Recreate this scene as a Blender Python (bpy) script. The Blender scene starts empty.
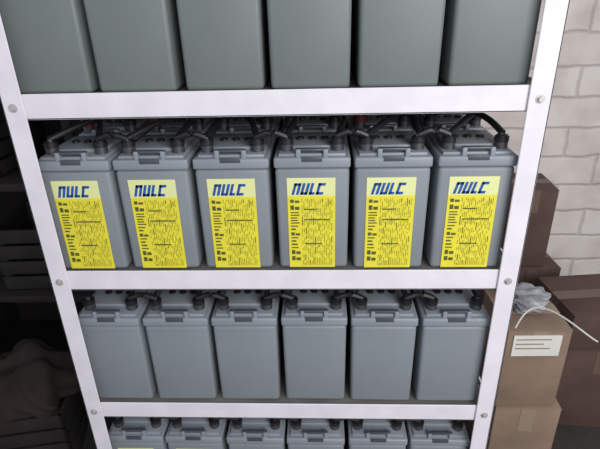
import bpy, bmesh, math, random
from mathutils import Matrix, Vector
random.seed(4)
S=bpy.context.scene
S.view_settings.view_transform='Standard'
# ---------------------------------------------------------------- materials
def mat(name,col,rough=.6,metal=0.,noise=0.,nscale=8.,bump=0.,bscale=60.,col2=None,spec=.5):
    m=bpy.data.materials.new(name);m.use_nodes=True
    nt=m.node_tree;b=nt.nodes['Principled BSDF']
    b.inputs['Base Color'].default_value=(*col,1);b.inputs['Roughness'].default_value=rough
    b.inputs['Metallic'].default_value=metal;b.inputs['Specular IOR Level'].default_value=spec
    tc=nt.nodes.new('ShaderNodeTexCoord')
    if noise>0 or col2:
        n=nt.nodes.new('ShaderNodeTexNoise');n.inputs['Scale'].default_value=nscale;n.inputs['Detail'].default_value=5
        nt.links.new(tc.outputs['Object'],n.inputs['Vector'])
        r=nt.nodes.new('ShaderNodeValToRGB');r.color_ramp.elements[0].position=.35;r.color_ramp.elements[1].position=.65
        c2=col2 or tuple(c*(1-noise) for c in col)
        r.color_ramp.elements[0].color=(*c2,1);r.color_ramp.elements[1].color=(*col,1)
        nt.links.new(n.outputs['Fac'],r.inputs['Fac']);nt.links.new(r.outputs['Color'],b.inputs['Base Color'])
    if bump>0:
        n2=nt.nodes.new('ShaderNodeTexNoise');n2.inputs['Scale'].default_value=bscale
        nt.links.new(tc.outputs['Object'],n2.inputs['Vector'])
        bp=nt.nodes.new('ShaderNodeBump');bp.inputs['Strength'].default_value=bump;bp.inputs['Distance'].default_value=.01
        nt.links.new(n2.outputs['Fac'],bp.inputs['Height']);nt.links.new(bp.outputs['Normal'],b.inputs['Normal'])
    return m
M={}
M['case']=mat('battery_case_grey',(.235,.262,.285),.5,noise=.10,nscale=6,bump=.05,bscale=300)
M['case_shaded']=mat('battery_case_shaded_green_grey',(.165,.190,.185),.5,noise=.10,nscale=6,bump=.05,bscale=300)  # top-row copy of the case, its shade darkened into the colour
M['lid']=mat('battery_lid_grey',(.26,.29,.325),.45,noise=.10,nscale=10)
M['handle']=mat('handle_dark_grey',(.07,.08,.095),.4)
M['black']=mat('black_plastic',(.012,.012,.014),.45)
M['red']=mat('red_plastic',(.12,.012,.015),.5)
M['lead']=mat('terminal_lead',(.10,.10,.11),.45,metal=.6)
M['yellow']=mat('label_yellow',(.80,.72,.045),.5,noise=.08,nscale=30)
M['cream']=mat('label_cream',(.74,.78,.36),.5)
M['blue']=mat('label_blue_ink',(.015,.09,.36),.5)
M['ink']=mat('label_dark_ink',(.09,.10,.02),.6)
M['olive']=mat('label_olive_ink',(.38,.36,.03),.6)
M['white']=mat('rack_white_paint',(.80,.775,.83),.5,noise=.09,nscale=14,bump=.08,bscale=40)
M['bolt']=mat('bolt_steel',(.55,.52,.52),.45,metal=.4)
M['board']=mat('shelf_board',(.20,.19,.18),.7,noise=.3)
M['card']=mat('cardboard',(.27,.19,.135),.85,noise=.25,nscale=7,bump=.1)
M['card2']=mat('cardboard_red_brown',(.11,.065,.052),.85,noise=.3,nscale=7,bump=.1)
M['tape']=mat('packing_tape',(.30,.235,.17),.3)
M['tape2']=mat('dark_packing_tape',(.15,.10,.08),.4)
M['paper']=mat('paper_label',(.72,.71,.66),.7,noise=.1)
M['poly']=mat('grey_polythene',(.36,.37,.40),.35,noise=.5,nscale=14,bump=.6,bscale=22)
M['cable_w']=mat('white_cable',(.6,.58,.55),.5)
M['darkwood']=mat('dark_wood',(.018,.012,.011),.8,noise=.5,nscale=5)  # wood, cloth and crate colours carry the shade of the dark left corner
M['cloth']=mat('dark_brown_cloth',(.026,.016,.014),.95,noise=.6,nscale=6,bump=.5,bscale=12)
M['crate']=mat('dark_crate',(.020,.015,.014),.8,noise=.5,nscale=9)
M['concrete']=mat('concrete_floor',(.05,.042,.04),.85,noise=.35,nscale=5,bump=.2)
def brickmat():
    m=bpy.data.materials.new('painted_block_wall');m.use_nodes=True;nt=m.node_tree;b=nt.nodes['Principled BSDF']
    tc=nt.nodes.new('ShaderNodeTexCoord');sx=nt.nodes.new('ShaderNodeSeparateXYZ');cx=nt.nodes.new('ShaderNodeCombineXYZ')
    ad=nt.nodes.new('ShaderNodeMath');ad.operation='ADD'
    nt.links.new(tc.outputs['Object'],sx.inputs[0]);nt.links.new(sx.outputs['X'],ad.inputs[0]);nt.links.new(sx.outputs['Y'],ad.inputs[1])
    nt.links.new(ad.outputs[0],cx.inputs['X']);nt.links.new(sx.outputs['Z'],cx.inputs['Y'])
    nd=nt.nodes.new('ShaderNodeTexNoise');nd.inputs['Scale'].default_value=9;nd.inputs['Detail'].default_value=4
    nt.links.new(tc.outputs['Object'],nd.inputs['Vector'])
    mx=nt.nodes.new('ShaderNodeMixRGB');mx.blend_type='LINEAR_LIGHT';mx.inputs[0].default_value=.016
    nt.links.new(cx.outputs[0],mx.inputs[1]);nt.links.new(nd.outputs['Color'],mx.inputs[2])
    br=nt.nodes.new('ShaderNodeTexBrick');br.inputs['Scale'].default_value=1;br.inputs['Brick Width'].default_value=.28
    br.inputs['Row Height'].default_value=.125;br.inputs['Mortar Size'].default_value=.011;br.inputs['Mortar Smooth'].default_value=1.
    br.inputs['Color1'].default_value=(.72,.67,.63,1);br.inputs['Color2'].default_value=(.66,.61,.57,1);br.inputs['Mortar'].default_value=(.55,.50,.47,1)
    nt.links.new(mx.outputs[0],br.inputs['Vector'])
    n=nt.nodes.new('ShaderNodeTexNoise');n.inputs['Scale'].default_value=7;n.inputs['Detail'].default_value=10
    nt.links.new(tc.outputs['Object'],n.inputs['Vector'])
    mm=nt.nodes.new('ShaderNodeMixRGB');mm.blend_type='MULTIPLY';mm.inputs[0].default_value=.6
    r=nt.nodes.new('ShaderNodeValToRGB');r.color_ramp.elements[0].position=.3;r.color_ramp.elements[0].color=(.65,.6,.57,1);r.color_ramp.elements[1].position=.6
    nt.links.new(n.outputs['Fac'],r.inputs[0]);nt.links.new(br.outputs['Color'],mm.inputs[1]);nt.links.new(r.outputs[0],mm.inputs[2])
    nt.links.new(mm.outputs[0],b.inputs['Base Color']);b.inputs['Roughness'].default_value=.8
    iv=nt.nodes.new('ShaderNodeMath');iv.operation='MULTIPLY_ADD';iv.inputs[1].default_value=-1;iv.inputs[2].default_value=1
    nt.links.new(br.outputs['Fac'],iv.inputs[0])
    a2=nt.nodes.new('ShaderNodeMath');a2.operation='MULTIPLY_ADD';a2.inputs[1].default_value=.9
    nt.links.new(n.outputs['Fac'],a2.inputs[0]);nt.links.new(iv.outputs[0],a2.inputs[2])
    bp=nt.nodes.new('ShaderNodeBump');bp.inputs['Strength'].default_value=.5;bp.inputs['Distance'].default_value=.010
    nt.links.new(a2.outputs[0],bp.inputs['Height']);nt.links.new(bp.outputs[0],b.inputs['Normal'])
    return m
M['brick']=brickmat()
# ---------------------------------------------------------------- mesh builder
class MB:
    def __init__(s): s.bm=bmesh.new();s.mats=[]
    def mi(s,k):
        if k not in s.mats:s.mats.append(k)
        return s.mats.index(k)
    def merge(s,t,k,mtx=None):
        if mtx is not None: bmesh.ops.transform(t,matrix=mtx,verts=t.verts)
        i=s.mi(k)
        for f in t.faces:f.material_index=i
        me=bpy.data.meshes.new('t');t.to_mesh(me);t.free();s.bm.from_mesh(me);bpy.data.meshes.remove(me)
    def box(s,x0,x1,y0,y1,z0,z1,k,bev=0.,seg=2,taper=0.,mtx=None):
        t=bmesh.new();bmesh.ops.create_cube(t,size=1)
        for v in t.verts:
            low=v.co.z<0
            v.co=Vector((x0+(v.co.x+.5)*(x1-x0),y0+(v.co.y+.5)*(y1-y0),z0+(v.co.z+.5)*(z1-z0)))
            if low and taper:
                v.co.x+= taper if v.co.x<(x0+x1)/2 else -taper
                v.co.y+= taper if v.co.y<(y0+y1)/2 else -taper
        if bev:bmesh.ops.bevel(t,geom=t.edges[:],offset=bev,segments=seg,affect='EDGES',profile=.5)
        s.merge(t,k,mtx)
    def cyl(s,c,r,h,k,axis='Z',seg=16,r2=None,bev=0.):
        t=bmesh.new();bmesh.ops.create_cone(t,cap_ends=True,segments=seg,radius1=r,radius2=r if r2 is None else r2,depth=h)
        if bev:bmesh.ops.bevel(t,geom=[e for e in t.edges if abs(e.verts[0].co.z-e.verts[1].co.z)<1e-6],offset=bev,segments=2,affect='EDGES')
        R={'Z':Matrix(),'Y':Matrix.Rotation(math.pi/2,4,'X'),'X':Matrix.Rotation(math.pi/2,4,'Y')}[axis]
        s.merge(t,k,Matrix.Translation(c)@R)
    def tube(s,pts,r,k,seg=8):
        t=bmesh.new();rings=[]
        for i,p in enumerate(pts):
            p=Vector(p);a=Vector(pts[max(i-1,0)]);b=Vector(pts[min(i+1,len(pts)-1)])
            d=(b-a).normalized();u=d.orthogonal().normalized() if abs(d.x)>.99 else d.cross(Vector((1,0,0))).normalized();w=d.cross(u)
            rings.append([t.verts.new(p+r*(u*math.cos(q*2*math.pi/seg)+w*math.sin(q*2*math.pi/seg))) for q in range(seg)])
        for a,b in zip(rings,rings[1:]):
            for q in range(seg): t.faces.new((a[q],a[(q+1)%seg],b[(q+1)%seg],b[q]))
        t.faces.new(rings[0][::-1]);t.faces.new(rings[-1]);bmesh.ops.recalc_face_normals(t,faces=t.faces)
        s.merge(t,k)
    def quad(s,x0,x1,z0,z1,y,k,shear=0.,zs=0.):
        t=bmesh.new()
        vs=[t.verts.new((x+shear*(z-zs),y,z)) for x,z in((x0,z0),(x1,z0),(x1,z1),(x0,z1))]
        t.faces.new(vs);s.merge(t,k)
    def mesh(s,name,smooth=True):
        me=bpy.data.meshes.new(name);s.bm.to_mesh(me);s.bm.free()
        for k in s.mats:me.materials.append(M[k])
        if smooth:
            for p in me.polygons:p.use_smooth=True
            try: me.set_sharp_from_angle(angle=math.radians(35))
            except Exception: pass
        return me
def obj(name,me,loc=(0,0,0),rz=0.,parent=None):
    o=bpy.data.objects.new(name,me);o.location=loc;o.rotation_euler[2]=rz
    S.collection.objects.link(o)
    if parent:o.parent=parent
    return o
# ---------------------------------------------------------------- battery
BW,BD,BH=.164,.19,.275
def battery(label,case='case'):
    m=MB();h=BW/2
    m.box(-h+.002,h-.002,.002,BD-.002,0,BH-.03,case,bev=.009,seg=3,taper=.0015)
    m.box(-h,h,-.0005,BD,BH-.030,BH-.006,'lid',bev=.005,seg=3)           # lid rim
    m.box(-h+.010,h-.010,.012,BD-.008,BH-.012,BH+.000,'lid',bev=.003)
    m.box(-h+.022,h-.022,.045,BD-.030,BH-.002,BH+.008,'lid',bev=.003)    # raised vent cover
    for i in range(3): m.cyl((-.028+.028*i,BD*.52,BH+.010),.009,.006,'black',bev=.001)
    y=.008   # front carrying handle : pair of lugs with a bar
    m.box(-.034,-.024,y-.004,y+.012,BH-.014,BH+.011,'lid',bev=.002)
    m.box(.024,.034,y-.004,y+.012,BH-.014,BH+.011,'lid',bev=.002)
    m.box(-.034,.034,y-.002,y+.009,BH+.005,BH+.012,'handle',bev=.003)
    m.box(-.022,.022,y-.0095,y-.006,BH-.015,BH-.004,'handle',bev=.001)
    for x,k in((-.055,'black'),(.055,'black')):
        m.cyl((x,.040,BH+.006),.014,.018,'lead',bev=.001)
        m.cyl((x,.040,BH+.020),.015,.016,k,bev=.003)
        m.cyl((x,.040,BH+.029),.006,.008,'lead',seg=6)
    if label:
        y=.0012
        x0,x1=-.055,.050;z0,z1=.004,.224
        m.quad(x0,x1,z0,z1-.042,y,'yellow');m.quad(x0,x1,z1-.042,z1,y,'cream')
        yy=y-.0004;zs=z1-.039;H=.027;w=.0158;tx=.0060;t=.0062;g=.0028;sh=.28
        X=x0+.009
        def st(a,b,c,d): m.quad(X+a,X+b,zs+c,zs+d,yy,'blue',shear=sh,zs=zs)
        st(0,tx,0,H);st(w-tx,w,0,H);st(0,w,H-t,H);X+=w+g            # n
        st(0,tx,0,H);st(w-tx,w,0,H);st(0,w,0,t);X+=w+g              # u
        st(0,tx,0,H);st(0,w*.8,0,t);X+=w*.8+g                       # l
        st(0,tx,0,H);st(0,w,0,t);st(0,w,H-t,H)                      # c
        rnd=random.Random(7)
        z=z1-.050
        while z>z0+.014:
            hh=rnd.choice([.003,.004,.008,.011]);
            if hh>.005:
                m.quad(x0+.006,x0+.014,z-hh,z,yy,'ink');m.quad(x0+.016,x0+.026,z-hh,z-hh*.3,yy,'ink')
            else: m.quad(x0+.006,x0+.016+rnd.random()*.010,z-hh,z,yy,'ink')
            z-=hh+rnd.uniform(.003,.006)
        for q in range(17):
            cx_=.031+q*.0041;z=z0+.006
            while z<z1-.054:
                l=rnd.uniform(.004,.022)
                m.quad(x0+cx_,x0+cx_+.0018,z,min(z+l,z1-.048),yy,'ink' if rnd.random()<.12 else 'olive');z+=l+rnd.uniform(.003,.014)
        for zz,e in((.060,.03),(.120,.012),(.145,.04)): m.quad(x0+.036,x1-e,z0+zz,z0+zz+.003,yy-.0001,'ink')
    return m.mesh('battery_mesh_'+case+('_labelled' if label else ''))
bat_l=battery(True);bat_p=battery(False);bat_shaded=battery(False,'case_shaded')
ZB=[1.37,.9604,.5508,.1412]   # top edge of each beam
PITCH=.1735;XC0=-.008-2.5*PITCH
for r,zb in enumerate(ZB):
    for d in range(3):
        for i in range(6):
            obj('storage_battery',bat_l if (d==0 and r in(1,3)) else (bat_shaded if r==0 else bat_p),
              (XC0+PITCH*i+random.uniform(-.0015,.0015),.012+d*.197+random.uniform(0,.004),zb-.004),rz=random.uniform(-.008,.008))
# jumper cables on top of batteries
def cables(zt,name,seed,red):
    m=MB();rn=random.Random(seed)
    for i in range(5):
        for d in range(3):
            xa=XC0+PITCH*i+.055;xb=xa+PITCH-.110;y=.052+d*.197
            pts=[(xa+(xb-xa)*q/8,y+.0,zt+.030+.010*math.sin(math.pi*q/8)) for q in range(9)]
            m.tube(pts,.0075,'black')
    for i in range(6):
        x0=XC0+PITCH*i
        for d in range(2):
            for n in range(2 if red else 1):
                xa=x0+(-.055 if n else .055);xb=x0+rn.choice([-.055,.055,.0]);y0=.052+d*.197;y1=y0+.197
                pts=[(xa+(xb-xa)*(q/12)+.02*math.sin(math.pi*q/12),y0+(y1-y0)*q/12,zt+.032+.022*math.sin(math.pi*q/12)) for q in range(13)]
                m.tube(pts,.007,'black')
        if red and i in(0,1,4):   # red boots on some terminals
            x=x0-.055;m.cyl((x,.052+.197,zt+.024),.0165,.024,'red',bev=.003)
    return obj(name,m.mesh(name))
for r,zb in enumerate(ZB): cables(zb-.004+BH,'battery_cables',r+3,r==1)
# ---------------------------------------------------------------- rack
m=MB();T=.004;F=.044;BHt=.052;DEP=.63
def langle_post(x,sx,y,sy,z1):
    a,b=sorted((x,x-sx*F));m.box(a,b,min(y,y+sy*T),max(y,y+sy*T),0,z1,'white',bev=.0012,seg=1)
    a,b=sorted((x,x-sx*T));m.box(a,b,min(y,y+sy*F),max(y,y+sy*F),0,z1,'white',bev=.0012,seg=1)
XO=.5+F
langle_post(-XO,-1,-.006,1,1.95);langle_post(XO,1,-.006,1,1.95)
langle_post(-XO,-1,DEP+.006,-1,1.95);langle_post(XO,1,DEP+.006,-1,1.95)
for zb in ZB+[1.93]:
    for y,sy in((0,1),(DEP,-1)):
        m.box(-XO+T,XO-T,min(y,y+sy*T),max(y,y+sy*T),zb-BHt,zb,'white',bev=.0012,seg=1)
        m.box(-XO+T,XO-T,min(y,y+sy*F*.8),max(y,y+sy*F*.8),zb-BHt,zb-BHt+T,'white',bev=.001,seg=1)
    for s in(-1,1):
        a,b=sorted((s*(XO-T),s*(XO-2*T)));m.box(a,b,T,DEP-T,zb-BHt,zb,'white')
    if zb<1.9: m.box(-XO+.01,XO-.01,.006,DEP-.006,zb-.026,zb-.006,'board')
    for s in(-1,1):
        m.cyl((s*(XO-F*.5),-.009,zb-BHt*.5),.0060,.007,'bolt',axis='Y',seg=6,bev=.0008)
        m.cyl((s*(XO-F*.5),-.0065,zb-BHt*.5),.009,.0016,'bolt',axis='Y',seg=20)
for sx in(-1,1):
    for y in(.02,DEP-.02): m.box(sx*(XO-.03)-.035,sx*(XO-.03)+.035,y-.035,y+.035,0,.004,'white')
obj('steel_battery_rack',m.mesh('steel_battery_rack'))
# ---------------------------------------------------------------- room
def simple(name,b,k,**kw):
    m=MB();m.box(*b,k,**kw);return obj(name,m.mesh(name,False))
simple('floor',(-3,3,-3,1.2,-.1,0),'concrete')
simple('wall_back',(-3,3,1.1,1.25,0,2.9),'brick')
# ---------------------------------------------------------------- right side clutter
def carton(name,w,d,h,loc,rz,k='card',label=None):
    m=MB();tp='tape' if k=='card' else 'tape2'
    m.box(-w/2,w/2,0,d,0,h,k,bev=.003,seg=2)
    m.box(-.022,.022,-.0012,.01,h*.72,h+.001,tp)
    m.box(-w/2,w/2,-.002,d/2-.003,h,h+.003,k,bev=.001);m.box(-w/2,w/2,d/2+.003,d,h,h+.004,k,bev=.001)
    m.box(-w/2-.0006,w/2+.0006,d/2-.025,d/2+.025,h*.7,h+.0046,tp)
    if label:
        a,b,c,e=label;m.box(a,b,-.0035,-.0005,c,e,'paper')
        for q in range(3): m.box(a+.008,b-.03-.02*(q%2),-.0042,-.003,e-.016-q*.016,e-.012-q*.016,'tape')
    return obj(name,m.mesh(name),loc,rz)
carton('cardboard_box',.20,.24,.34,(.745,.20,0),-.04)
carton('cardboard_box',.185,.22,.285,(.735,.21,.3455),.02,label=(-.075,.065,.198,.272))
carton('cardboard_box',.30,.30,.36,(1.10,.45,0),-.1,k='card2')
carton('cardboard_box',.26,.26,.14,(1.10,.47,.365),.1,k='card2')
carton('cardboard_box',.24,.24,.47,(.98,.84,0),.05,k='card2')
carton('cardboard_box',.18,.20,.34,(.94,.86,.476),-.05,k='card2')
# crumpled polythene bag on the carton
t=bmesh.new();bmesh.ops.create_icosphere(t,subdivisions=4,radius=1)
for v in t.verts:
    n=v.co.normalized();f=1+.13*math.sin(7*n.x+3*n.y)+.10*math.sin(11*n.y+5*n.z)+.06*math.sin(17*n.z+9*n.x)
    v.co=Vector((n.x*.070*f,n.y*.055*f,max(n.z*.040*f,-.02)+.02))
mb=MB();mb.merge(t,'poly');obj('plastic_bag',mb.mesh('plastic_bag'),(.735,.345,.6365))
# white cable
mb=MB();pts=[]
for q in range(40):
    a=q/39;pts.append((.655+.21*a,.20+.05*math.sin(5*a),.650+.045*math.sin(math.pi*a)-.01*a))
mb.tube(pts,.0026,'cable_w');obj('loose_cable',mb.mesh('loose_cable'))
# ---------------------------------------------------------------- left side: wooden shelving, corner's shade put into near-black colours
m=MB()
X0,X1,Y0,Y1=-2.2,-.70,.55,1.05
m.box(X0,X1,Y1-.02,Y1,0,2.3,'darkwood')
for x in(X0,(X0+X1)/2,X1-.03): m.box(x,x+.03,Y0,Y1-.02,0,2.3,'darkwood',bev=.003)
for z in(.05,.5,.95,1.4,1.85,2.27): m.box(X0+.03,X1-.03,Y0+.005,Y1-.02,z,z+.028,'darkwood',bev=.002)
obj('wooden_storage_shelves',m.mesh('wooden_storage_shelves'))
def crate(loc,w,d,h,rz):
    m=MB()
    for z in range(4):
        z0=h*z/4+.006;z1=h*(z+1)/4-.006
        m.box(-w/2,w/2,0,.012,z0,z1,'crate',bev=.002);m.box(-w/2,w/2,d-.012,d,z0,z1,'crate',bev=.002)
        m.box(-w/2,-w/2+.012,0,d,z0,z1,'crate',bev=.002);m.box(w/2-.012,w/2,0,d,z0,z1,'crate',bev=.002)
    for a in(-1,1):
        for y in(.012,d-.034): m.box(a*(w/2-.024)-.012,a*(w/2-.024)+.012,y,y+.022,0,h,'crate')
    m.box(-w/2+.012,w/2-.012,.012,d-.012,.006,.016,'crate')
    obj('wooden_crate',m.mesh('wooden_crate'),loc,rz)
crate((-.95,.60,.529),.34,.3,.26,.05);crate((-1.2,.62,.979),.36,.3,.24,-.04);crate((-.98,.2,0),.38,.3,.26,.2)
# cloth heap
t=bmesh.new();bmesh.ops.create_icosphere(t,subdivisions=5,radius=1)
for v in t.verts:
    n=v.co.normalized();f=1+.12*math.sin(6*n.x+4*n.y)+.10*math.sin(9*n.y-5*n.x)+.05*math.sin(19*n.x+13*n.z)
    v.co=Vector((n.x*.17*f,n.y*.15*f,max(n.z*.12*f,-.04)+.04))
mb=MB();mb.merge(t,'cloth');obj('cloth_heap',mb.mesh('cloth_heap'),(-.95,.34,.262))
# ---------------------------------------------------------------- light
w=bpy.data.worlds.new('w');S.world=w;w.use_nodes=True
w.node_tree.nodes['Background'].inputs[0].default_value=(.84,.88,1,1);w.node_tree.nodes['Background'].inputs[1].default_value=.55
def area(name,loc,tgt,sx,sy,e,col):
    l=bpy.data.lights.new(name,'AREA');l.shape='RECTANGLE';l.size=sx;l.size_y=sy;l.energy=e;l.color=col
    o=bpy.data.objects.new(name,l);o.location=loc;o.rotation_euler=(Vector(tgt)-Vector(loc)).to_track_quat('-Z','Y').to_euler();S.collection.objects.link(o)
area('window_daylight',(1.3,-2.2,2.0),(0.2,.1,.7),1.8,1.4,68,(1,.97,.95))
# ---------------------------------------------------------------- camera
p=[0.0968,-0.9908,1.5393,0.4355,-0.0463,-0.0269]
R=Matrix.Rotation(-p[4],3,'Z')@Matrix.Rotation(math.pi/2-p[3],3,'X')@Matrix.Rotation(p[5],3,'Z')
c=bpy.data.cameras.new('camera');c.sensor_width=36;c.lens=495.7/600*36;c.clip_start=.02
co=bpy.data.objects.new('camera',c);co.matrix_world=Matrix.Translation(p[:3])@R.to_4x4();S.collection.objects.link(co);S.camera=co
